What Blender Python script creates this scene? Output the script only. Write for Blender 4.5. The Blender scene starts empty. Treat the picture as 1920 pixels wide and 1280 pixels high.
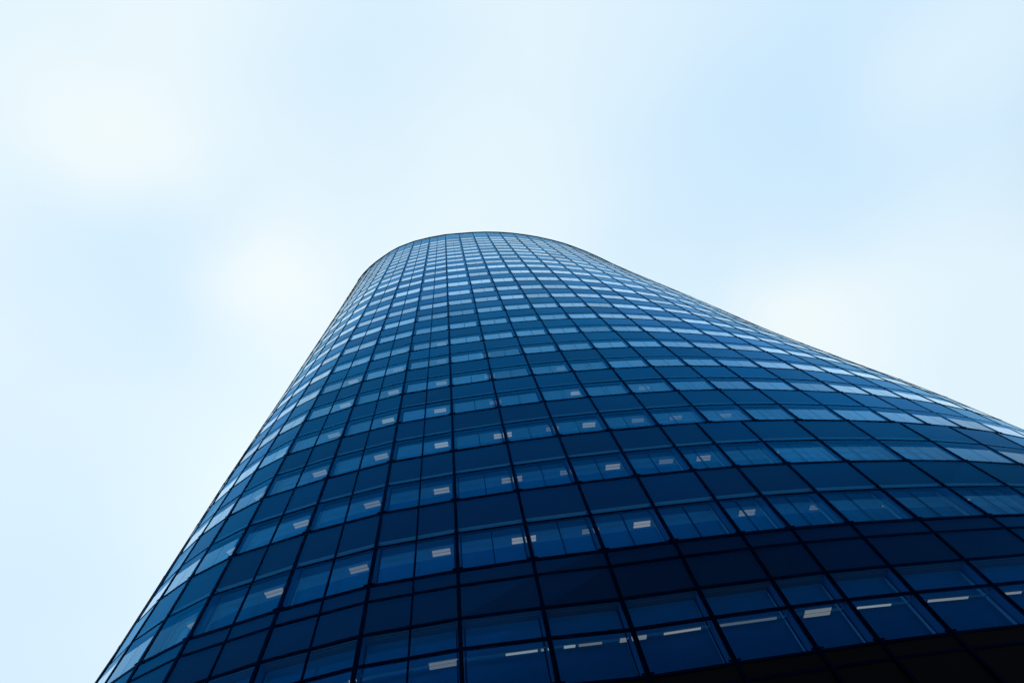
import bpy, bmesh, math, random
from mathutils import Vector, Matrix
random.seed(7)
PI = math.pi
scene = bpy.context.scene
col = scene.collection

# ------------------------------------------------------------------ camera
# looking steeply up: zenith direction seen in camera axes (x right, y down, z forward)
U = 3.75                 # metres per facade unit (one storey)
CAMH = 1.6
FPX, VX, VY = 923.84, 830.2 - 960, 304.84 - 640
n = Vector((VX, VY, FPX)).normalized()
e1 = (Vector((1, 0, 0)) - n * n.x).normalized()
e2 = n.cross(e1)
cam_d = bpy.data.cameras.new('camera')
cam = bpy.data.objects.new('camera', cam_d)
col.objects.link(cam)
right = Vector((e1.x, e2.x, n.x)); up = -Vector((e1.y, e2.y, n.y)); back = -Vector((e1.z, e2.z, n.z))
R = Matrix((right, up, back)).transposed().to_4x4()
cam.matrix_world = Matrix.Translation((0, 0, CAMH)) @ R
cam_d.sensor_width = 36
cam_d.lens = 36 * FPX / 1920
cam_d.clip_start = 0.05
cam_d.clip_end = 6000
scene.camera = cam

# ------------------------------------------------------------------ render / view
scene.view_settings.view_transform = 'Standard'
scene.view_settings.look = 'None'
scene.view_settings.exposure = 0.0
scene.view_settings.gamma = 1.0
scene.render.engine = 'CYCLES'
scene.cycles.max_bounces = 8
scene.cycles.transparent_max_bounces = 16
scene.cycles.glossy_bounces = 3
scene.cycles.diffuse_bounces = 3
scene.cycles.caustics_reflective = False

# ------------------------------------------------------------------ world
SUN_EL, SUN_AZ = math.radians(52), math.radians(-25)     # behind the tower, veiled by cloud
w = bpy.data.worlds.new('World'); scene.world = w; w.use_nodes = True
nt = w.node_tree; nt.nodes.clear()
def N(t, **k):
    o = nt.nodes.new(t)
    for a, b in k.items(): setattr(o, a, b)
    return o
L = nt.links.new
sky = N('ShaderNodeTexSky', sky_type='NISHITA', sun_disc=False, sun_elevation=SUN_EL, sun_rotation=SUN_AZ,
        air_density=1.0, dust_density=1.5)
skys = N('ShaderNodeVectorMath', operation='SCALE'); L(sky.outputs[0], skys.inputs[0]); skys.inputs['Scale'].default_value = 0.1
tc = N('ShaderNodeTexCoord')
nz = N('ShaderNodeTexNoise'); nz.inputs['Scale'].default_value = 3.0; nz.inputs['Detail'].default_value = 3.5
L(tc.outputs['Generated'], nz.inputs['Vector'])
sub = N('ShaderNodeVectorMath', operation='SUBTRACT'); L(nz.outputs['Color'], sub.inputs[0]); sub.inputs[1].default_value = (.5, .5, .5)
wsc = N('ShaderNodeVectorMath', operation='SCALE'); L(sub.outputs[0], wsc.inputs[0]); wsc.inputs['Scale'].default_value = 0.16
dadd = N('ShaderNodeVectorMath', operation='ADD'); L(tc.outputs['Generated'], dadd.inputs[0]); L(wsc.outputs[0], dadd.inputs[1])
dn = N('ShaderNodeVectorMath', operation='NORMALIZE'); L(dadd.outputs[0], dn.inputs[0])
def blobs(lst):
    acc = None
    for d, deg, amp in lst:
        dt = N('ShaderNodeVectorMath', operation='DOT_PRODUCT'); L(dn.outputs[0], dt.inputs[0]); dt.inputs[1].default_value = Vector(d).normalized()
        mr = N('ShaderNodeMapRange'); L(dt.outputs['Value'], mr.inputs[0])
        mr.inputs[1].default_value = math.cos(math.radians(deg * 1.4)); mr.inputs[2].default_value = 1.0
        pw = N('ShaderNodeMath', operation='POWER'); L(mr.outputs[0], pw.inputs[0]); pw.inputs[1].default_value = 3.0
        am = N('ShaderNodeMath', operation='MULTIPLY'); L(pw.outputs[0], am.inputs[0]); am.inputs[1].default_value = amp
        if acc is None: acc = am.outputs[0]
        else:
            a = N('ShaderNodeMath', operation='ADD'); L(acc, a.inputs[0]); L(am.outputs[0], a.inputs[1]); acc = a.outputs[0]
    a = N('ShaderNodeMath', operation='MINIMUM'); L(acc, a.inputs[0]); a.inputs[1].default_value = 1.0
    return a.outputs[0]
blue = blobs([((-.448, .163, .879), 11, .55), ((-.129, -.151, .980), 13, .35), ((.548, -.190, .814), 24, .50),
              ((.628, -.119, .769), 15, .30), ((-.586, .609, .534), 17, .55), ((.778, -.01, .628), 15, .35), ((.439, .089, .894), 17, .35),
              ((-.61, .30, .73), 16, .2)])
white = blobs([((-.489, -.052, .870), 8, .75), ((-.325, .199, .925), 9.5, .85), ((.617, .266, .741), 9, .8),
               ((-.378, -.209, .902), 11, .35), ((.696, -.131, .706), 8, .35), ((.067, .114, .991), 16, .2), ((.753, .124, .646), 9, .2)])
def mixc(fac, a, b):
    m = N('ShaderNodeMix', data_type='RGBA'); m.clamp_factor = True
    L(fac, m.inputs['Factor'])
    for v, s in ((a, m.inputs['A']), (b, m.inputs['B'])):
        if isinstance(v, tuple): s.default_value = v
        else: L(v, s)
    return m.outputs['Result']
nz2 = N('ShaderNodeTexNoise'); nz2.inputs['Scale'].default_value = 2.8; nz2.inputs['Detail'].default_value = 5.0; nz2.inputs['Distortion'].default_value = .6
L(tc.outputs['Generated'], nz2.inputs['Vector'])
mr2 = N('ShaderNodeMapRange'); L(nz2.outputs['Fac'], mr2.inputs[0]); mr2.inputs[1].default_value = .3; mr2.inputs[2].default_value = .7
cl = mixc(mr2.outputs[0], (.775, .935, 1.025, 1), (.83, .965, 1.03, 1))
cl = mixc(blue, cl, (.58, .82, 1.03, 1))
cl = mixc(white, cl, (.945, 1.015, 1.02, 1))
cov = N('ShaderNodeValue'); cov.outputs[0].default_value = 0.95
skymix = mixc(cov.outputs[0], skys.outputs[0], cl)
# unseen low sky behind the camera, darkened to dim what the glass mirrors
sp = N('ShaderNodeSeparateXYZ'); L(tc.outputs['Generated'], sp.inputs[0])
def mrange(src, a, b, c, d):
    m = N('ShaderNodeMapRange', interpolation_type='SMOOTHSTEP'); L(src, m.inputs[0])
    for i, v in zip((1, 2, 3, 4), (a, b, c, d)): m.inputs[i].default_value = v
    return m.outputs[0]
def mul(a, b):
    m = N('ShaderNodeMath', operation='MULTIPLY'); L(a, m.inputs[0]); L(b, m.inputs[1]); return m.outputs[0]
low = mrange(sp.outputs['Z'], .44, .66, .92, 0.0)
side = mrange(sp.outputs['Y'], -.12, .16, 1.0, 0.0)
lx = mrange(sp.outputs['X'], -.5, .35, .35, 1.0)
dark = mul(mul(low, side), lx)
skymix = mixc(dark, skymix, (.20, .29, .38, 1))
bg = N('ShaderNodeBackground'); L(skymix, bg.inputs['Color']); bg.inputs['Strength'].default_value = 1.0
out = N('ShaderNodeOutputWorld'); L(bg.outputs[0], out.inputs['Surface'])

# ------------------------------------------------------------------ sun (overcast)
sd = bpy.data.lights.new('sun', 'SUN'); sd.energy = 0.6; sd.angle = math.radians(14); sd.color = (1, .95, .88)
so = bpy.data.objects.new('sun', sd); col.objects.link(so)
sv = Vector((math.cos(SUN_EL) * math.sin(-SUN_AZ) * -1, math.cos(SUN_EL) * math.cos(SUN_AZ), math.sin(SUN_EL)))
so.rotation_euler = sv.to_track_quat('Z', 'Y').to_euler()
so.location = (0, 0, 150)

# ------------------------------------------------------------------ materials
def mat(name):
    m = bpy.data.materials.new(name); m.use_nodes = True
    t = m.node_tree; b = t.nodes['Principled BSDF']
    return m, t, b
def plain(name, c, rough=.6, metal=0, noise=0, nscale=1.0, spec=.5):
    m, t, b = mat(name)
    b.inputs['Base Color'].default_value = (*c, 1); b.inputs['Roughness'].default_value = rough
    b.inputs['Metallic'].default_value = metal; b.inputs['Specular IOR Level'].default_value = spec
    if noise:
        tcx = t.nodes.new('ShaderNodeTexCoord'); nx = t.nodes.new('ShaderNodeTexNoise')
        nx.inputs['Scale'].default_value = nscale; nx.inputs['Detail'].default_value = 4
        t.links.new(tcx.outputs['Object'], nx.inputs['Vector'])
        rp = t.nodes.new('ShaderNodeValToRGB')
        rp.color_ramp.elements[0].position = .3; rp.color_ramp.elements[1].position = .7
        rp.color_ramp.elements[0].color = (*[v * (1 - noise) for v in c], 1)
        rp.color_ramp.elements[1].color = (*[min(1, v * (1 + noise)) for v in c], 1)
        t.links.new(nx.outputs['Fac'], rp.inputs[0]); t.links.new(rp.outputs[0], b.inputs['Base Color'])
    return m
def glass(name, curve, trans, bump=.010, rough=.02):
    """thin coated glass sheet: the mirrored part rises towards grazing angles (curve: |cos| -> reflected colour)"""
    m = bpy.data.materials.new(name); m.use_nodes = True
    t = m.node_tree; t.nodes.clear()
    A = lambda k: t.nodes.new(k)
    geo = A('ShaderNodeNewGeometry')
    ab = A('ShaderNodeVectorMath'); ab.operation = 'DOT_PRODUCT'
    t.links.new(geo.outputs['Normal'], ab.inputs[0]); t.links.new(geo.outputs['Incoming'], ab.inputs[1])
    aa = A('ShaderNodeMath'); aa.operation = 'ABSOLUTE'; t.links.new(ab.outputs['Value'], aa.inputs[0])
    rp = A('ShaderNodeValToRGB'); cr = rp.color_ramp
    cr.elements[0].position = curve[0][0]; cr.elements[0].color = (*curve[0][1], 1)
    cr.elements[1].position = curve[-1][0]; cr.elements[1].color = (*curve[-1][1], 1)
    for p, c in curve[1:-1]:
        e = cr.elements.new(p); e.color = (*c, 1)
    t.links.new(aa.outputs[0], rp.inputs[0])
    tcx = A('ShaderNodeTexCoord'); nx = A('ShaderNodeTexNoise'); nx.inputs['Scale'].default_value = .55; nx.inputs['Detail'].default_value = 1.5
    t.links.new(tcx.outputs['Object'], nx.inputs['Vector'])
    bp = A('ShaderNodeBump'); bp.inputs['Strength'].default_value = 1.0; bp.inputs['Distance'].default_value = bump
    t.links.new(nx.outputs['Fac'], bp.inputs['Height'])
    gl = A('ShaderNodeBsdfGlossy'); gl.inputs['Roughness'].default_value = rough
    t.links.new(rp.outputs[0], gl.inputs['Color']); t.links.new(bp.outputs[0], gl.inputs['Normal'])
    iv = A('ShaderNodeSeparateColor'); t.links.new(rp.outputs[0], iv.inputs[0])
    om = A('ShaderNodeMath'); om.operation = 'SUBTRACT'; om.inputs[0].default_value = 1.0; t.links.new(iv.outputs['Blue'], om.inputs[1])
    sc = A('ShaderNodeVectorMath'); sc.operation = 'SCALE'; sc.inputs[0].default_value = trans; t.links.new(om.outputs[0], sc.inputs['Scale'])
    tr = A('ShaderNodeBsdfTransparent'); t.links.new(sc.outputs[0], tr.inputs['Color'])
    mx = A('ShaderNodeAddShader'); t.links.new(tr.outputs[0], mx.inputs[0]); t.links.new(gl.outputs[0], mx.inputs[1])
    o = A('ShaderNodeOutputMaterial'); t.links.new(mx.outputs[0], o.inputs['Surface'])
    return m
M = {}
GC = [(.0, (.70, .85, .95)), (.05, (.32, .52, .72)), (.10, (.18, .39, .61)), (.15, (.10, .29, .51)), (.20, (.044, .185, .39)),
      (.29, (.006, .086, .215)), (.38, (.001, .050, .142)), (.47, (0, .028, .092)), (.62, (0, .013, .052)), (.72, (0, .009, .036)), (1, (0, .006, .027))]
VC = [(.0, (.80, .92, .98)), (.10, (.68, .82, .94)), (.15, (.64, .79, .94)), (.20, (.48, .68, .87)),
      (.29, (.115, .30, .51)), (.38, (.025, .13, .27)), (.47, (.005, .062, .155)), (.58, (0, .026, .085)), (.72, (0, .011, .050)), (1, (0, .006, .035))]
def var(c, f): return [(p, tuple(min(1, v * (f + (1 - f) * max(0, 1 - p * 6))) for v in q)) for p, q in c]
for j, f in enumerate((1.0, .86, 1.10, .95)):
    M['glass%d' % j] = glass('coated_outer_glass', var(GC, f), (.42, .70, .92))
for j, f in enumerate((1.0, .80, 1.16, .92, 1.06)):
    M['bright_refl%d' % j] = glass('bright_reflection_glass', var(VC, f), (.50, .76, .94))  # paler mirror zone: bright sky reflection put into the pane colour
GL = [M['glass%d' % j] for j in range(4)]; VI = [M['bright_refl%d' % j] for j in range(5)]
M['inner_glass'] = glass('inner_glass', [(.0, (.5, .8, 1)), (.2, (.05, .18, .3)), (.5, (.0, .02, .05)), (1, (0, .01, .03))], (.85, .93, .98), .004)
M['back'] = plain('spandrel_back_panel', (.001, .003, .010), .6, noise=.25, nscale=.8, spec=.1)
M['louvre'] = plain('plant_louvre_panel', (.0004, .0007, .002), .6, spec=.03)
M['metal'] = glass('dark_anodised_aluminium', [(0, (.10, .19, .30)), (.08, (.03, .09, .19)), (.2, (.006, .03, .085)), (.4, (.0005, .008, .03)), (.65, (0, .002, .010)), (1, (0, .001, .005))], (0, 0, 0), .002, .35)
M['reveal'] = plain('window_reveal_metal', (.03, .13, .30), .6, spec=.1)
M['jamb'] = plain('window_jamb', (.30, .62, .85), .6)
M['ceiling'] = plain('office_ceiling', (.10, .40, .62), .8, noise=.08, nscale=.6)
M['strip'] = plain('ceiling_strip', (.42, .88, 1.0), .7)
M['floor'] = plain('office_floor', (.30, .38, .45), .8, noise=.15, nscale=.5)
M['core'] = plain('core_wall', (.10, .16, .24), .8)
M['slab'] = plain('slab_concrete', (.12, .13, .15), .85)
M['lamp_body'] = plain('lamp_housing', (.5, .52, .55), .5)
def emit(name, c, s):
    m = bpy.data.materials.new(name); m.use_nodes = True; t = m.node_tree; t.nodes.clear()
    e = t.nodes.new('ShaderNodeEmission'); e.inputs[0].default_value = (*c, 1); e.inputs[1].default_value = s
    o = t.nodes.new('ShaderNodeOutputMaterial'); t.links.new(e.outputs[0], o.inputs[0]); return m
LAMPS = [emit('lamp_diffuser', (1.0, .68 + .02 * j, .53 + .02 * j), v) for j, v in enumerate((.46, .36, .27, .52))]
M['haze_lamp'] = emit('dim_lamp_diffuser', (1.0, .85, .8), .16)
M['paving'] = plain('plaza_paving', (.34, .33, .31), .85, noise=.15, nscale=.3)
M['stone'] = plain('dark_stone', (.045, .045, .05), .8, noise=.3, nscale=.1)
M['dark_glass'] = plain('dark_office_glass', (.01, .012, .016), .15, 0, spec=.4)

# ------------------------------------------------------------------ mesh helpers
class MB:
    def __init__(s): s.v = []; s.f = []; s.m = []
    def quad(s, a, b, c, d, mi=0):
        i = len(s.v); s.v += [a, b, c, d]; s.f.append((i, i + 1, i + 2, i + 3)); s.m.append(mi)
    def poly(s, pts, mi=0):
        i = len(s.v); s.v += list(pts); s.f.append(tuple(range(i, i + len(pts)))); s.m.append(mi)
    def box8(s, p, mi=0):     # p: 4 bottom corners then 4 top corners
        i = len(s.v); s.v += list(p)
        for f in ((3, 2, 1, 0), (4, 5, 6, 7), (0, 1, 5, 4), (1, 2, 6, 5), (2, 3, 7, 6), (3, 0, 4, 7)):
            s.f.append(tuple(i + q for q in f)); s.m.append(mi)
    def box(s, x0, x1, y0, y1, z0, z1, mi=0):
        s.box8([(x0, y0, z0), (x1, y0, z0), (x1, y1, z0), (x0, y1, z0), (x0, y0, z1), (x1, y0, z1), (x1, y1, z1), (x0, y1, z1)], mi)
    def build(s, name, mats, parent=None):
        me = bpy.data.meshes.new(name); me.from_pydata([tuple(q) for q in s.v], [], s.f)
        for m in mats: me.materials.append(m)
        for p, mi in zip(me.polygons, s.m): p.material_index = mi
        me.update()
        o = bpy.data.objects.new(name, me); col.objects.link(o)
        if parent: o.parent = parent
        return o
def empty(name, label, cat, loc=(0, 0, 0), group=None):
    o = bpy.data.objects.new(name, None); col.objects.link(o); o.location = loc
    o['label'] = label; o['category'] = cat
    if group: o['group'] = group
    return o

# ------------------------------------------------------------------ ground
g = MB(); S = 2500
g.quad((-S, -S, 0), (S, -S, 0), (S, S, 0), (-S, S, 0))
go = g.build('ground', [M['paving']]); go['kind'] = 'structure'

# ------------------------------------------------------------------ the tower plan
# anchors of the plan outline: (low storeys) -> (roof), in facade units, clockwise from the left flank
AN = [((0, 11.2), (-.2, 11.4)), ((-1.8, 10.6), (-2.1, 10.9)), ((-3.3, 9.3), (-3.7, 9.7)), ((-4.2, 7.8), (-4.75, 8.3)), ((-4.5, 6.7), (-5.1, 7.2)),
      ((-4.3, 5.85), (-4.85, 6.1)), ((-3.95, 5.2), (-4.4, 5.5)), ((-3.6, 4.78), (-3.85, 5.0)), ((-3.3, 4.53), (-3.3, 4.62)),
      ((-2.95, 4.29), (-2.85, 4.34)), ((-2.49, 4.06), (-2.45, 4.14)), ((-1.68, 3.83), (-1.68, 3.87)), ((-.84, 3.65), (-.84, 3.68)),
      ((-.03, 3.55), (-.03, 3.55)), ((.7, 3.48), (.7, 3.50)), ((1.4, 3.43), (1.4, 3.46)), ((2.12, 3.4), (2.12, 3.45)),
      ((2.8, 3.385), (2.8, 3.475)), ((3.53, 3.385), (3.53, 3.54)), ((4.22, 3.41), (4.22, 3.64)), ((4.93, 3.455), (4.93, 3.77)),
      ((5.65, 3.52), (5.65, 3.94)), ((6.4, 3.6), (6.4, 4.15)), ((7.0, 3.69), (7.0, 4.37)), ((7.66, 3.8), (7.66, 4.63)),
      ((8.4, 3.96), (8.4, 4.96)), ((9.2, 4.18), (9.2, 5.35)), ((10, 4.47), (10, 5.79)), ((10.8, 4.85), (10.8, 6.3)),
      ((11.6, 5.4), (11.5, 6.95)), ((12.2, 6.2), (12.1, 7.8)), ((12.4, 7.3), (12.3, 8.7)), ((12.0, 8.6), (11.9, 9.6)), ((11, 9.9), (10.9, 10.7)),
      ((8, 11.3), (8, 11.8)), ((4, 11.7), (4, 12.0))]
TZ = [(-9, -.02), (6.3, -.02), (7.0, 0), (7.6, .02), (8.6, .075), (9.5, .145), (10.4, .205), (11.2, .265), (13.2, .39), (16.7, .52), (19.6, .67), (22.7, .83), (26.4, 1.0)]
def tt(z):
    for (a, p), (b, q) in zip(TZ, TZ[1:]):
        if z <= b: return p + (q - p) * (z - a) / (b - a)
    return 1.0
NA = len(AN)
XE = [(-1.2, 0), (0, .3), (1.4, .95), (3, 1.0), (4.7, .9), (5.6, .6), (7.2, .1), (20, 0)]
ZE = [(-9, .33), (1.5, .33), (2.49, .25), (3.62, .09), (4.65, .035), (5.8, 0), (99, 0)]
ZL = [(-9, .02), (3.4, .02), (4.4, .035), (5.1, .022), (5.9, .0), (7.6, -.03), (9, -.02), (11, 0)]
def interp(T, v):
    if v <= T[0][0]: return T[0][1]
    for (a, p), (b, q) in zip(T, T[1:]):
        if v <= b: return p + (q - p) * (v - a) / (b - a)
    return T[-1][1]
_cache = {}
def outline(z):
    k = round(z, 4)
    if k in _cache: return _cache[k]
    t = tt(z); lx = interp(ZL, z)
    P = [(a[0] + (b[0] - a[0]) * t + (lx if a[0] < -3.4 and a[1] < 8 else 0), a[1] + (b[1] - a[1]) * t + (interp(XE, a[0]) * interp(ZE, z) if a[1] < 6 else 0)) for a, b in AN]
    pts = []
    for i in range(NA):
        p0, p1, p2, p3 = P[i - 1], P[i], P[(i + 1) % NA], P[(i + 2) % NA]
        # centripetal-ish Catmull-Rom
        def cr(u, c):
            d1 = math.dist(p0, p1) ** .5; d2 = math.dist(p1, p2) ** .5; d3 = math.dist(p2, p3) ** .5
            a, b, e, f = p0[c], p1[c], p2[c], p3[c]
            m1 = (b - a) / d1 - (e - a) / (d1 + d2) + (e - b) / d2
            m2 = (e - b) / d2 - (f - b) / (d2 + d3) + (f - e) / d3
            m1 *= d2; m2 *= d2
            return (2 * u ** 3 - 3 * u * u + 1) * b + (u ** 3 - 2 * u * u + u) * m1 + (-2 * u ** 3 + 3 * u * u) * e + (u ** 3 - u * u) * m2
        for q in range(10): pts.append((cr(q / 10, 0), cr(q / 10, 1)))
    S = [0]
    for i in range(len(pts)): S.append(S[-1] + math.dist(pts[i], pts[(i + 1) % len(pts)]))
    s0 = S[13 * 10]          # arc length at mullion zero
    _cache[k] = (pts, S, s0, S[-1])
    return _cache[k]
def P2(s, z):
    pts, S, s0, T = outline(z)
    a = (s + s0) % T
    lo, hi = 0, len(S) - 1
    while hi - lo > 1:
        m = (lo + hi) // 2
        if S[m] <= a: lo = m
        else: hi = m
    u = (a - S[lo]) / (S[hi] - S[lo]); p = pts[lo]; q = pts[hi % len(pts)]
    return Vector((p[0] + (q[0] - p[0]) * u, p[1] + (q[1] - p[1]) * u))
def W(p, z): return Vector((p[0] * U, p[1] * U, z * U + CAMH))

# storey lines (facade units above the eye)
C0 = 3.63
ZF = [C0 + k * 1.005 for k in range(11)] + [14.75, 15.88, 16.9, 17.85, 18.75, 19.6, 20.4, 21.2, 21.95, 22.7, 23.4, 24.15, 24.9]
ZROOF = 26.35
ZM = [2.49, 2.86, 3.13, 3.46]                 # lines of the plant storey below line 0
ZLOW = [-.42, .55, .85, 1.45, 1.75, 2.36]     # dark lower storeys
Z_BREAK = ZF[2]
# mullion stations
def cum(ws, s0=0.0):
    r = []
    for q in ws: s0 += q; r.append(s0)
    return r
LEFT = [-v for v in cum([.82, .84, .85, .52, .47, .45, .45, .45, .45, .46, .48, .5, .55, .6, .6])]
RA = cum([.71, .70, .705, .70, .73, .70, .685, .76, .76, .645, .65, .71, .72, .72, .72, .72, .72, .72, .72, .72])
RB = RA[:4] + cum([.54, .66, .81], RA[3]) + [RA[7]] + cum([.87, .88, .86, .88, .88, .88, .88, .88, .88, .88], RA[7])
def fill(last):           # the rear of the tower, even bays
    T = outline(0)[3]; end = T + LEFT[-1]; nb = int(round((end - last) / .78)); st = (end - last) / nb
    return [last + st * i for i in range(1, nb)]
REAR_A = fill(RA[-1]); REAR_B = fill(RB[-1])
STA = list(reversed(LEFT)) + [0.0] + RA + REAR_A
STB = list(reversed(LEFT)) + [0.0] + RB + REAR_B
I0 = len(LEFT)
HALF = (I0 - 3, I0 - 2, I0 - 1)             # bays split by a slim outer mullion

tower = empty('glass_tower', 'tall office tower with curved blue glass curtain wall rising against the pale sky', 'tower', (0, 0, 0))
def part(mb, name, mats, parent=None): return mb.build(name, mats, parent or tower)

def frame(sta, i, z):
    """corner point and outward normal at station i"""
    m = len(sta); T = outline(z)[3]
    p = P2(sta[i % m], z); a = P2(sta[(i - 1) % m], z); b = P2(sta[(i + 1) % m], z)
    d1 = (p - a).normalized(); d2 = (b - p).normalized(); d = (d1 + d2).normalized()
    nn = Vector((d.y, -d.x))
    c = d2.dot(d)
    return p, nn / max(c, .7), nn, d
def vbar(sta, i, zs, w_, out_, in_, mb, mi=0, s=None):
    rows = []
    for z in zs:
        if s is None: p, nm, nn, d = frame(sta, i, z)
        else:
            p = (P2(sta[i], z) + P2(sta[(i + 1) % len(sta)], z)) / 2
            d = (P2(sta[(i + 1) % len(sta)], z) - P2(sta[i], z)).normalized(); nn = Vector((d.y, -d.x))
        rows.append([W(p + nn * o + d * q, z) for o, q in ((out_, -w_ / 2), (out_, w_ / 2), (-in_, w_ / 2), (-in_, -w_ / 2))])
    for a, b in zip(rows, rows[1:]):
        for j in range(4): mb.quad(a[j], a[(j + 1) % 4], b[(j + 1) % 4], b[j], mi)
    mb.quad(*reversed(rows[0]), mi); mb.quad(*rows[-1], mi)
def hbar(sta, z, h, out_, in_, mb, mi=0):
    m = len(sta); rows = []
    for i in range(m):
        p, nm, nn, d = frame(sta, i, z)
        rows.append([W(p + nm * o, z + q) for o, q in ((out_, -h / 2), (out_, h / 2), (-in_, h / 2), (-in_, -h / 2))])
    for i in range(m):
        a, b = rows[i], rows[(i + 1) % m]
        for j in range(4): mb.quad(a[j], a[(j + 1) % 4], b[(j + 1) % 4], b[j], mi)

# projected position (for choosing which panes stay single parts)
Ri = R.inverted()
def proj(pt):
    c = Ri @ (Vector(pt) - Vector((0, 0, CAMH)))
    if c.z > -.01: return None
    return (960 + FPX * c.x / -c.z, 640 - FPX * c.y / -c.z)
def area(q, nout):
    if (Vector(q[0]) - Vector((0, 0, CAMH))).dot(Vector((nout.x, nout.y, 0))) > 0: return 0
    pp = [proj(v) for v in q]
    if any(p is None for p in pp): return 0
    pp = [(min(max(p[0], 0), 1920), min(max(p[1], 0), 1280)) for p in pp]
    return abs(sum(pp[i][0] * pp[(i + 1) % 4][1] - pp[(i + 1) % 4][0] * pp[i][1] for i in range(4)) / 2)

# ---- storeys: list of (z_sill, z_transom, z_ceiling, z_top, kind)
levels = []
for k in range(len(ZF)):
    z0 = ZF[k]; z1 = ZF[k + 1] if k + 1 < len(ZF) else None
    if z1 is None: continue
    h = z1 - z0
    levels.append((z0, z0 + .485 * h, z0 + .555 * h, z1))
LEVEL_BASE = 0

VIS = .66  # share of pane height that carries the painted bright reflection
REC = .10                                    # depth of the inner window line
def window_geo(sta, i, z0, z1, zc, mb_o, mb_f, mb_p, divider, tilt):
    gi = 5 + random.choice((0, 0, 1, 2, 3)); vi = random.choice((0, 0, 1, 2, 3, 4))
    """outer pane, reveal frame, inner pane of one bay"""
    m = len(sta)
    a0, b0 = P2(sta[i], z0), P2(sta[(i + 1) % m], z0); a1, b1 = P2(sta[i], z1), P2(sta[(i + 1) % m], z1)
    d = (b0 - a0).normalized(); nn = Vector((d.y, -d.x))
    t1, t2 = tilt
    def bl(u, v):
        z = z0 + (z1 - z0) * v; p = a0 + (b0 - a0) * u; q = a1 + (b1 - a1) * u
        return W(p + (q - p) * v + nn * (t1 * (1 - u) * (1 - v) + t2 * u * v), z)
    us = [(0, .045), (.045, .492), (.492, .508), (.508, .89), (.89, 1)]  # uneven dark margins: slanted view of the reveals drawn into the pane
    if i in HALF: us = [(0, .09), (.09, .48), (.48, .52), (.52, .96), (.96, 1)]
    for (u0, u1) in us:
        clear = u1 - u0 > .2  # wide strips get the painted reflection, not clearer glass
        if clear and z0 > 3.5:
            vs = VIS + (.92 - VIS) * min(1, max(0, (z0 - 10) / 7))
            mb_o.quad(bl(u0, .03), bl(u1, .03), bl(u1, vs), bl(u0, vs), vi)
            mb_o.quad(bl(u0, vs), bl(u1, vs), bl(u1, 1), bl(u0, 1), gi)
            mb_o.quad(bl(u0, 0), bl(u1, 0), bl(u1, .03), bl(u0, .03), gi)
        else: mb_o.quad(bl(u0, 0), bl(u1, 0), bl(u1, 1), bl(u0, 1), gi)
    ac, bc = P2(sta[i], zc), P2(sta[(i + 1) % m], zc)
    g_ = .028
    o1, o2 = .012, REC
    A0 = a0 + d * g_; B0 = b0 - d * g_; A1 = ac + d * g_; B1 = bc - d * g_
    # jambs and head / sill reveals
    mb_f.quad(W(A0 - nn * o1, z0), W(A0 - nn * o2, z0), W(A1 - nn * o2, zc), W(A1 - nn * o1, zc), 0)
    mb_f.quad(W(B0 - nn * o2, z0), W(B0 - nn * o1, z0), W(B1 - nn * o1, zc), W(B1 - nn * o2, zc), 0)
    for (p, q, sg) in ((A0, A1, 1), (B0, B1, -1)):
        mb_f.quad(W(p - nn * (o2 + .004), z0), W(p - nn * (o2 + .045), z0), W(q - nn * (o2 + .045), zc), W(q - nn * (o2 + .004), zc), 2)
    # slim frame round the inner pane
    fw = .016
    for (p, q, r, s) in (((A0, z0), (A0 + d * fw, z0), (A1 + d * fw, zc), (A1, zc)), ((B0 - d * fw, z0), (B0, z0), (B1, zc), (B1 - d * fw, zc))):
        mb_f.quad(*[W(v[0] - nn * (o2 - .004), v[1]) for v in (p, q, r, s)], 1)
    if divider:
        c0 = (A0 + B0) / 2; c1 = (A1 + B1) / 2; q = .006
        mb_f.box8([W(c0 - d * q - nn * o2, z0), W(c0 + d * q - nn * o2, z0), W(c0 + d * q - nn * (o2 - .02), z0), W(c0 - d * q - nn * (o2 - .02), z0),
                   W(c1 - d * q - nn * o2, zc), W(c1 + d * q - nn * o2, zc), W(c1 + d * q - nn * (o2 - .02), zc), W(c1 - d * q - nn * (o2 - .02), zc)], 1)
    mb_p.quad(W(A0 - nn * (o2 + .003), z0), W(B0 - nn * (o2 + .003), z0), W(B1 - nn * (o2 + .003), zc), W(A1 - nn * (o2 + .003), zc), 0)
    return [W(a0, z0), W(b0, z0), W(b1, z1), W(a1, z1)], nn
def spandrel_geo(sta, i, z0, zb, z1, mb, tilt):
    """outer pane z0..z1 (material 0) with the opaque back panel zb..z1 (material 1)"""
    m = len(sta)
    a0, b0 = P2(sta[i], z0), P2(sta[(i + 1) % m], z0); a1, b1 = P2(sta[i], z1), P2(sta[(i + 1) % m], z1)
    d = (b0 - a0).normalized(); nn = Vector((d.y, -d.x)); t1, t2 = tilt
    mb.quad(W(a0, z0), W(b0 + nn * t1, z0), W(b1, z1), W(a1 + nn * t2, z1), random.choice((0, 0, 3, 4, 5)))
    ac, bc = P2(sta[i], zb), P2(sta[(i + 1) % m], zb); o = .012
    mb.quad(W(ac - nn * o, zb), W(bc - nn * o, zb), W(b1 - nn * o, z1), W(a1 - nn * o, z1), 1)
    for p, q, mi in ((.006, .072, 2), (.072, REC, 1)): mb.quad(W(ac - nn * p, zb), W(ac - nn * q, zb), W(bc - nn * q, zb), W(bc - nn * p, zb), mi)
    return [W(a0, z0), W(b0, z0), W(b1, z1), W(a1, z1)], nn

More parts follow.
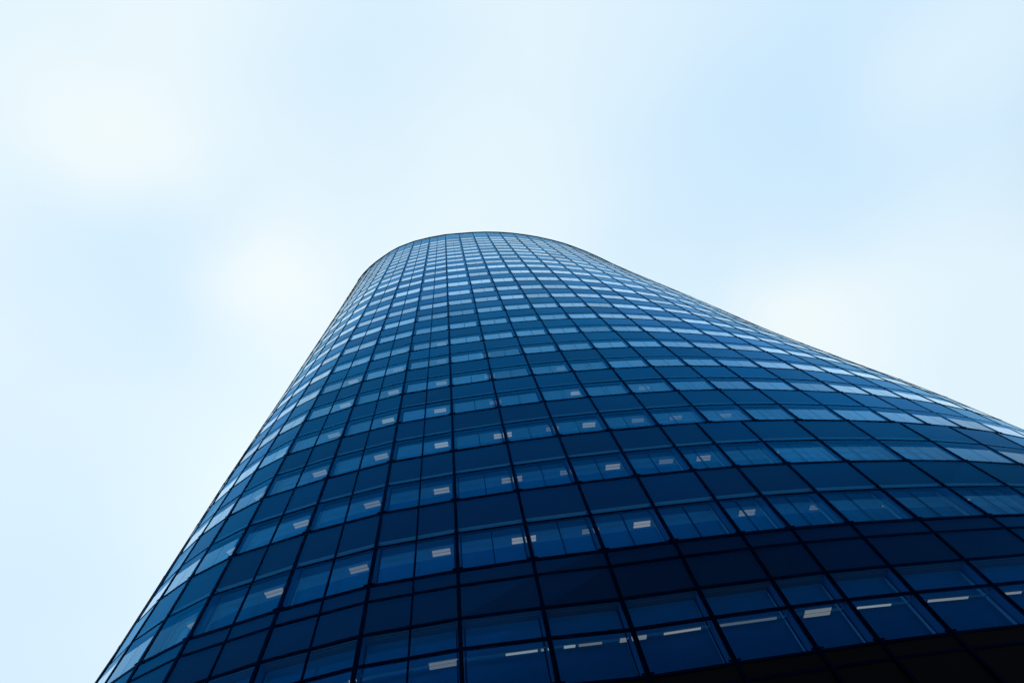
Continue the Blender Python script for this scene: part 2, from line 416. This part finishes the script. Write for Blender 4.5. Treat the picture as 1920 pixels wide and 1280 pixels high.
wins, spans = [], []
def tl(): return (random.uniform(-.003, .003), random.uniform(-.003, .003))
for (z0, zt, zc, z1) in levels:
    sta = STB if z0 < Z_BREAK - .01 else STA
    for i in range(len(sta)):
        wins.append((sta, i, z0, zt, zc)); spans.append((sta, i, zt, zc, z1))
# plant storey: clear lower window, clerestory, dark spandrel, dark strip
for i in range(len(STB)):
    wins.append((STB, i, ZM[0], ZM[1], ZM[1] - .01)); wins.append((STB, i, ZM[1], ZM[2], ZM[2] - .02))
    spans.append((STB, i, ZM[2], ZM[2] + .012, ZM[3])); spans.append((STB, i, ZM[3], ZM[3] + .012, ZF[0]))
# crown
for i in range(len(STA)):
    spans.append((STA, i, ZF[-1], ZF[-1] + .015, ZF[-1] + .62)); spans.append((STA, i, ZF[-1] + .62, ZF[-1] + .63, ZROOF))
# low storeys
for za, zb_ in zip(ZLOW, ZLOW[1:] + [ZM[0]]):
    for i in range(len(STB)): spans.append((STB, i, za, za + .012, zb_, 'low'))

def rank(lst, f):
    r = []
    for q, it in enumerate(lst):
        sta, i, z0, z1 = it[0], it[1], it[2], f(it)
        m = len(sta); a, b = P2(sta[i], z0), P2(sta[(i + 1) % m], z0); c, e = P2(sta[(i + 1) % m], z1), P2(sta[i], z1)
        d = (b - a).normalized()
        r.append((area([W(a, z0), W(b, z0), W(c, z1), W(e, z1)], Vector((d.y, -d.x))), q))
    r.sort(reverse=True)
    return set(q for ar, q in r[:100])
keepw = rank(wins, lambda t: t[3]); keeps = rank(spans, lambda t: t[4] if len(t) < 6 else t[2] + 1e-5)
so_, sf_, sp_ = MB(), MB(), MB()
for q, (sta, i, z0, zt, zc) in enumerate(wins):
    div = i >= I0 and z0 > 3.5 and (i - I0) < 24
    if q in keepw:
        a, b, c = MB(), MB(), MB()
        window_geo(sta, i, z0, zt, zc, a, b, c, div, tl())
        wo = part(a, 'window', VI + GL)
        b.build('inner_frame', [M['reveal'], M['metal'], M['jamb']], wo); c.build('inner_pane', [M['inner_glass']], wo)
    else: window_geo(sta, i, z0, zt, zc, so_, sf_, sp_, div and z0 < 14, tl())
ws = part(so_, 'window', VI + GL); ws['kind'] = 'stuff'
sfo = sf_.build('inner_frame', [M['reveal'], M['metal'], M['jamb']], ws); sfo['kind'] = 'stuff'
spo = sp_.build('inner_pane', [M['inner_glass']], ws); spo['kind'] = 'stuff'
ss = MB(); sl = MB()
for q, (sta, i, z0, zb, z1, *lw) in enumerate(spans):
    if lw: spandrel_geo(sta, i, z0, zb, z1, sl, tl()); continue
    if q in keeps:
        a = MB(); spandrel_geo(sta, i, z0, zb, z1, a, tl()); part(a, 'spandrel_panel', [GL[0], M['back'], M['strip']] + GL[1:])
    else: spandrel_geo(sta, i, z0, zb, z1, ss, tl())
s2 = part(ss, 'spandrel_panel', [GL[0], M['back'], M['strip']] + GL[1:]); s2['kind'] = 'stuff'
s3 = part(sl, 'louvre_panel', [M['louvre']] * 6); s3['kind'] = 'stuff'

# ---- mullions and transoms
ZALL_A = [Z_BREAK] + [z for z in ZF if z > Z_BREAK + .01] + [ZROOF]
ZALL_B = [ZLOW[0], ZM[0]] + [z for z in ZF if z < Z_BREAK + .01]
mw, mo = .033, .006
nstuff = MB()
for i in range(len(STA)):
    vis = I0 - 9 <= i <= I0 + 16
    mb = MB() if vis else nstuff
    same = i <= I0 + 4 or i == I0 + 8
    zs = (ZALL_B[:-1] + ZALL_A) if same else ZALL_A
    vbar(STA, i, zs, mw, mo, .02, mb)
    if vis: part(mb, 'mullion', [M['metal']])
for i in range(len(STB)):
    if i <= I0 + 4 or i == I0 + 8: continue
    vis = i <= I0 + 15
    mb = MB() if vis else nstuff
    vbar(STB, i, ZALL_B, mw, mo, .02, mb)
    if vis: part(mb, 'mullion', [M['metal']])
for i in HALF:
    mb = MB(); vbar(STA, i, ZALL_B[:-1] + ZALL_A, .015, .006, .015, mb, s=1); part(mb, 'mullion', [M['metal']])
nm = part(nstuff, 'mullion', [M['metal']]); nm['kind'] = 'stuff'
def transom(z, h, o, sta):
    mb = MB(); hbar(sta, z, h, o, .02, mb); part(mb, 'transom', [M['metal']])
for z in ZF: transom(z, .031, .004, STA if z > Z_BREAK - .01 else STB)
for (z0, zt, zc, z1) in levels: transom(zt, .019, .003, STA if zt > Z_BREAK else STB)
for z in ZM + ZLOW[1:]: transom(z, .022, .004, STB)
transom(ZF[-1] + .62, .012, .006, STA)

# ---- cast brackets where mullion and storey line meet
br = []
for z in [ZM[0]] + ZF:
    sta = STA if z > Z_BREAK - .01 else STB
    for i in range(I0 - 9, I0 + 16): br.append((sta, i, z))
def bracket(sta, i, z, mb):
    p, nm_, nn, d = frame(sta, i, z)
    a = p - d * .052; b = p + d * .052
    q = [a + nn * .003, b + nn * .003, b + nn * .0085, a + nn * .0085]
    mb.box8([W(v, z + .014) for v in q] + [W(v, z + .028) for v in q])
r = []
for q, (sta, i, z) in enumerate(br):
    a = P2(sta[i], z); pr = proj(W(a, z))
    ins = pr and 0 <= pr[0] <= 1920 and 0 <= pr[1] <= 1280
    r.append((0 if ins else 1, W(a, z).length, q))
r.sort(); kb = set(x[2] for x in r[:100]); bs = MB()
for q, t in enumerate(br):
    if q in kb: mb = MB(); bracket(*t, mb); part(mb, 'bracket', [M['metal']])
    else: bracket(*t, bs)
bo = part(bs, 'bracket', [M['metal']]); bo['kind'] = 'stuff'

# ---- interior: slabs, ceilings, core
def ring(sta, z, off):
    return [W(frame(sta, i, z)[0] - frame(sta, i, z)[1] * off, z) for i in range(len(sta))]
def ringface(mb, a, b, mi):
    m = len(a)
    for i in range(m): mb.quad(a[i], a[(i + 1) % m], b[(i + 1) % m], b[i], mi)
DEEP = 1.6
allv = [(ZM[0], ZM[1], ZM[2] - .02, ZM[3] + .05)] + levels
for q, (z0, zt, zc, z1) in enumerate(allv):
    sta = STB if z0 < Z_BREAK - .01 else STA
    zn = z1 if q < len(allv) - 1 else z1 + .1
    fl = zn - .2 * (z1 - z0) if q else ZF[0] - .12
    mb = MB()
    dl = .265 if q < 2 else [.265, .245, .215, .19, .17, .155][min(q - 1, 5)]
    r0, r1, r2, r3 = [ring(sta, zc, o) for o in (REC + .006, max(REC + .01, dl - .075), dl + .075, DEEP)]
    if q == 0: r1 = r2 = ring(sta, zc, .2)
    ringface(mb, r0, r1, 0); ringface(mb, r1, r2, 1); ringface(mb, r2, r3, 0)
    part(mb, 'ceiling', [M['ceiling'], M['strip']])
    mb = MB()
    a, b = ring(sta, zc + .004, .05), ring(sta, fl, .05); c, e = ring(sta, fl, DEEP), ring(sta, zc + .004, DEEP)
    ringface(mb, a, b, 0); ringface(mb, b, c, 1); ringface(mb, e, a, 0)
    part(mb, 'floor_slab', [M['slab'], M['floor']])
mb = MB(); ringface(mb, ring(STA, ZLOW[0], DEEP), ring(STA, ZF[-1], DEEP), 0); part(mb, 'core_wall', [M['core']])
mb = MB(); rr = ring(STB, ZM[0] - .1, .05); ringface(mb, rr, ring(STB, ZM[0] - .1, DEEP), 0); part(mb, 'floor_slab', [M['floor']])
# roof deck and coping
mb = MB(); mb.poly(ring(STA, ZROOF - .3, .05), 0); part(mb, 'roof', [M['slab']])
mb = MB(); hbar(STA, ZROOF + .02, .05, .03, .06, mb); part(mb, 'roof_coping', [M['metal']])

# ---- ceiling lights
def lamp(s, z, zc, ln, wd, dep, slot=True, dim=False):
    lm = M['haze_lamp'] if dim else random.choice(LAMPS)
    p = P2(s, z); d = (P2(s + .05, z) - P2(s - .05, z)).normalized(); nn = Vector((d.y, -d.x)); c = p - nn * dep
    mb = MB()
    def bx(x0, x1, y0, y1, a, b, mi):
        pts = [c + d * x + nn * y for x, y in ((x0, y0), (x1, y0), (x1, y1), (x0, y1))]
        mb.box8([W(v, zc + a) for v in pts] + [W(v, zc + b) for v in pts], mi)
    bx(-ln / 2, ln / 2, -wd / 2, wd / 2, -.012, -.002, 0)
    if slot:
        for y in (-wd / 4, wd / 4): bx(-ln / 2 + .006, ln / 2 - .006, y - wd * .19, y + wd * .19, -.017, -.0125, 1)
    else: bx(-ln / 2 + .004, ln / 2 - .004, -wd / 2 + .004, wd / 2 - .004, -.017, -.0125, 1)
    part(mb, 'ceiling_light', [M['lamp_body'], lm])
def s_at_x(x, z):
    lo, hi = -4, 12
    for _ in range(30):
        m = (lo + hi) / 2
        if P2(m, z).x < x: lo = m
        else: hi = m
    return lo
LDEP = [.265, .245, .215, .19, .17, .155, .15, .145, .14]
DIM = {0: [1.40, 4.1], 1: [1.38, 2.7], 2: [1.4, 2.7, 3.3, 4.1], 3: [.66, 3.2], 4: [.66, 2.0], 5: [-.22, .66], 6: [-1.09, .66], 7: [-2.84, -1.09], 8: [-1.96, -.22]}
LX = {0: [-3.37, -2.85, -1.98, -1.10, -.22, .665, 1.98, 3.22, 5.05, 6.05], 1: [-3.35, -2.84, -1.96, -1.09, -.22, .665, 1.98, 3.22, 4.2],
      2: [-2.84, -1.96, -1.09, -.22, .665, 1.95], 3: [-2.84, -1.96, -1.09, -.24, 2.02], 4: [-2.9, -1.96, -1.09, -.22],
      5: [-2.84, -1.98, -1.09], 6: [-2.84, -1.96, -.22], 7: [-1.96], 8: [-2.84]}
for k, xs in LX.items():
    z0, zt, zc, z1 = levels[k]
    dp = LDEP[k]
    for x in xs: lamp(s_at_x(x, zc), zc, zc, .27 if x == .665 else .20, .085 if k < 3 else .07, dp)
    for x in DIM.get(k, ()): lamp(s_at_x(x, zc), zc, zc, .2, .07, dp, True, True)
# plant-storey strips
zc = ZM[2] - .02
for x, ln, wd, sl in ((-1.01, .10, .07, False), (-.21, .26, .085, True), (.49, .29, .03, False), (.715, .11, .03, True), (.93, .11, .035, False), (1.12, .22, .032, False), (1.5, .26, .055, True),
                      (1.96, .36, .032, False), (3.32, .28, .10, True), (3.93, .37, .03, False), (4.75, .46, .035, False), (5.49, .21, .035, False), (6.5, .4, .04, False), (7.4, .3, .04, False), (-1.9, .2, .08, True), (-2.8, .2, .08, True)):
    lamp(s_at_x(x, zc), zc, zc, ln, wd, .455, sl)
lamp(s_at_x(2.6, zc), zc, zc, .6, .035, .455, False, True)
mb = MB(); ra_, rb_ = ring(STB, zc - .003, .435), ring(STB, zc - .003, .475); ringface(mb, ra_, rb_, 0); part(mb, 'ceiling_track', [M['strip']])

# ------------------------------------------------------------------ neighbours across the plaza (seen only mirrored in the glass)
def office(name, label, x0, x1, y0, y1, h, fl, bay):
    r = empty(name, label, 'office building', ((x0 + x1) / 2, (y0 + y1) / 2, 0), 'offices across the plaza')
    cx, cy = (x0 + x1) / 2, (y0 + y1) / 2; hx, hy = (x1 - x0) / 2, (y1 - y0) / 2
    b = MB(); b.box(-hx, hx, -hy, hy, 0, h); b.build('wall', [M['stone']], r)
    b = MB(); b.box(-hx - .3, hx + .3, -hy - .3, hy + .3, h + .002, h + .8); b.build('roof', [M['stone']], r)
    b = MB(); nfl = int(h // fl)
    for f in range(nfl):
        z0 = f * fl + .9; z1 = f * fl + fl - .5
        nx = int(2 * hx // bay)
        for i in range(nx):
            a = -hx + (i + .15) * 2 * hx / nx; c = -hx + (i + .85) * 2 * hx / nx
            b.box(a, c, hy + .004, hy + .05, z0, z1)
        ny = int(2 * hy // bay)
        for i in range(ny):
            a = -hy + (i + .15) * 2 * hy / ny; c = -hy + (i + .85) * 2 * hy / ny
            for sx in (-1, 1): b.box(min(sx * (hx + .004), sx * (hx + .05)), max(sx * (hx + .004), sx * (hx + .05)), a, c, z0, z1)
    wo = b.build('window', [M['dark_glass']], r); wo['kind'] = 'stuff'
office('office_block', 'dark stone office block standing opposite the tower to the right', 40, 95, -80, -40, 19, 3.7, 3.2)
office('office_block', 'low dark office block facing the tower entrance', -36, 14, -85, -52, 12, 3.6, 3.4)
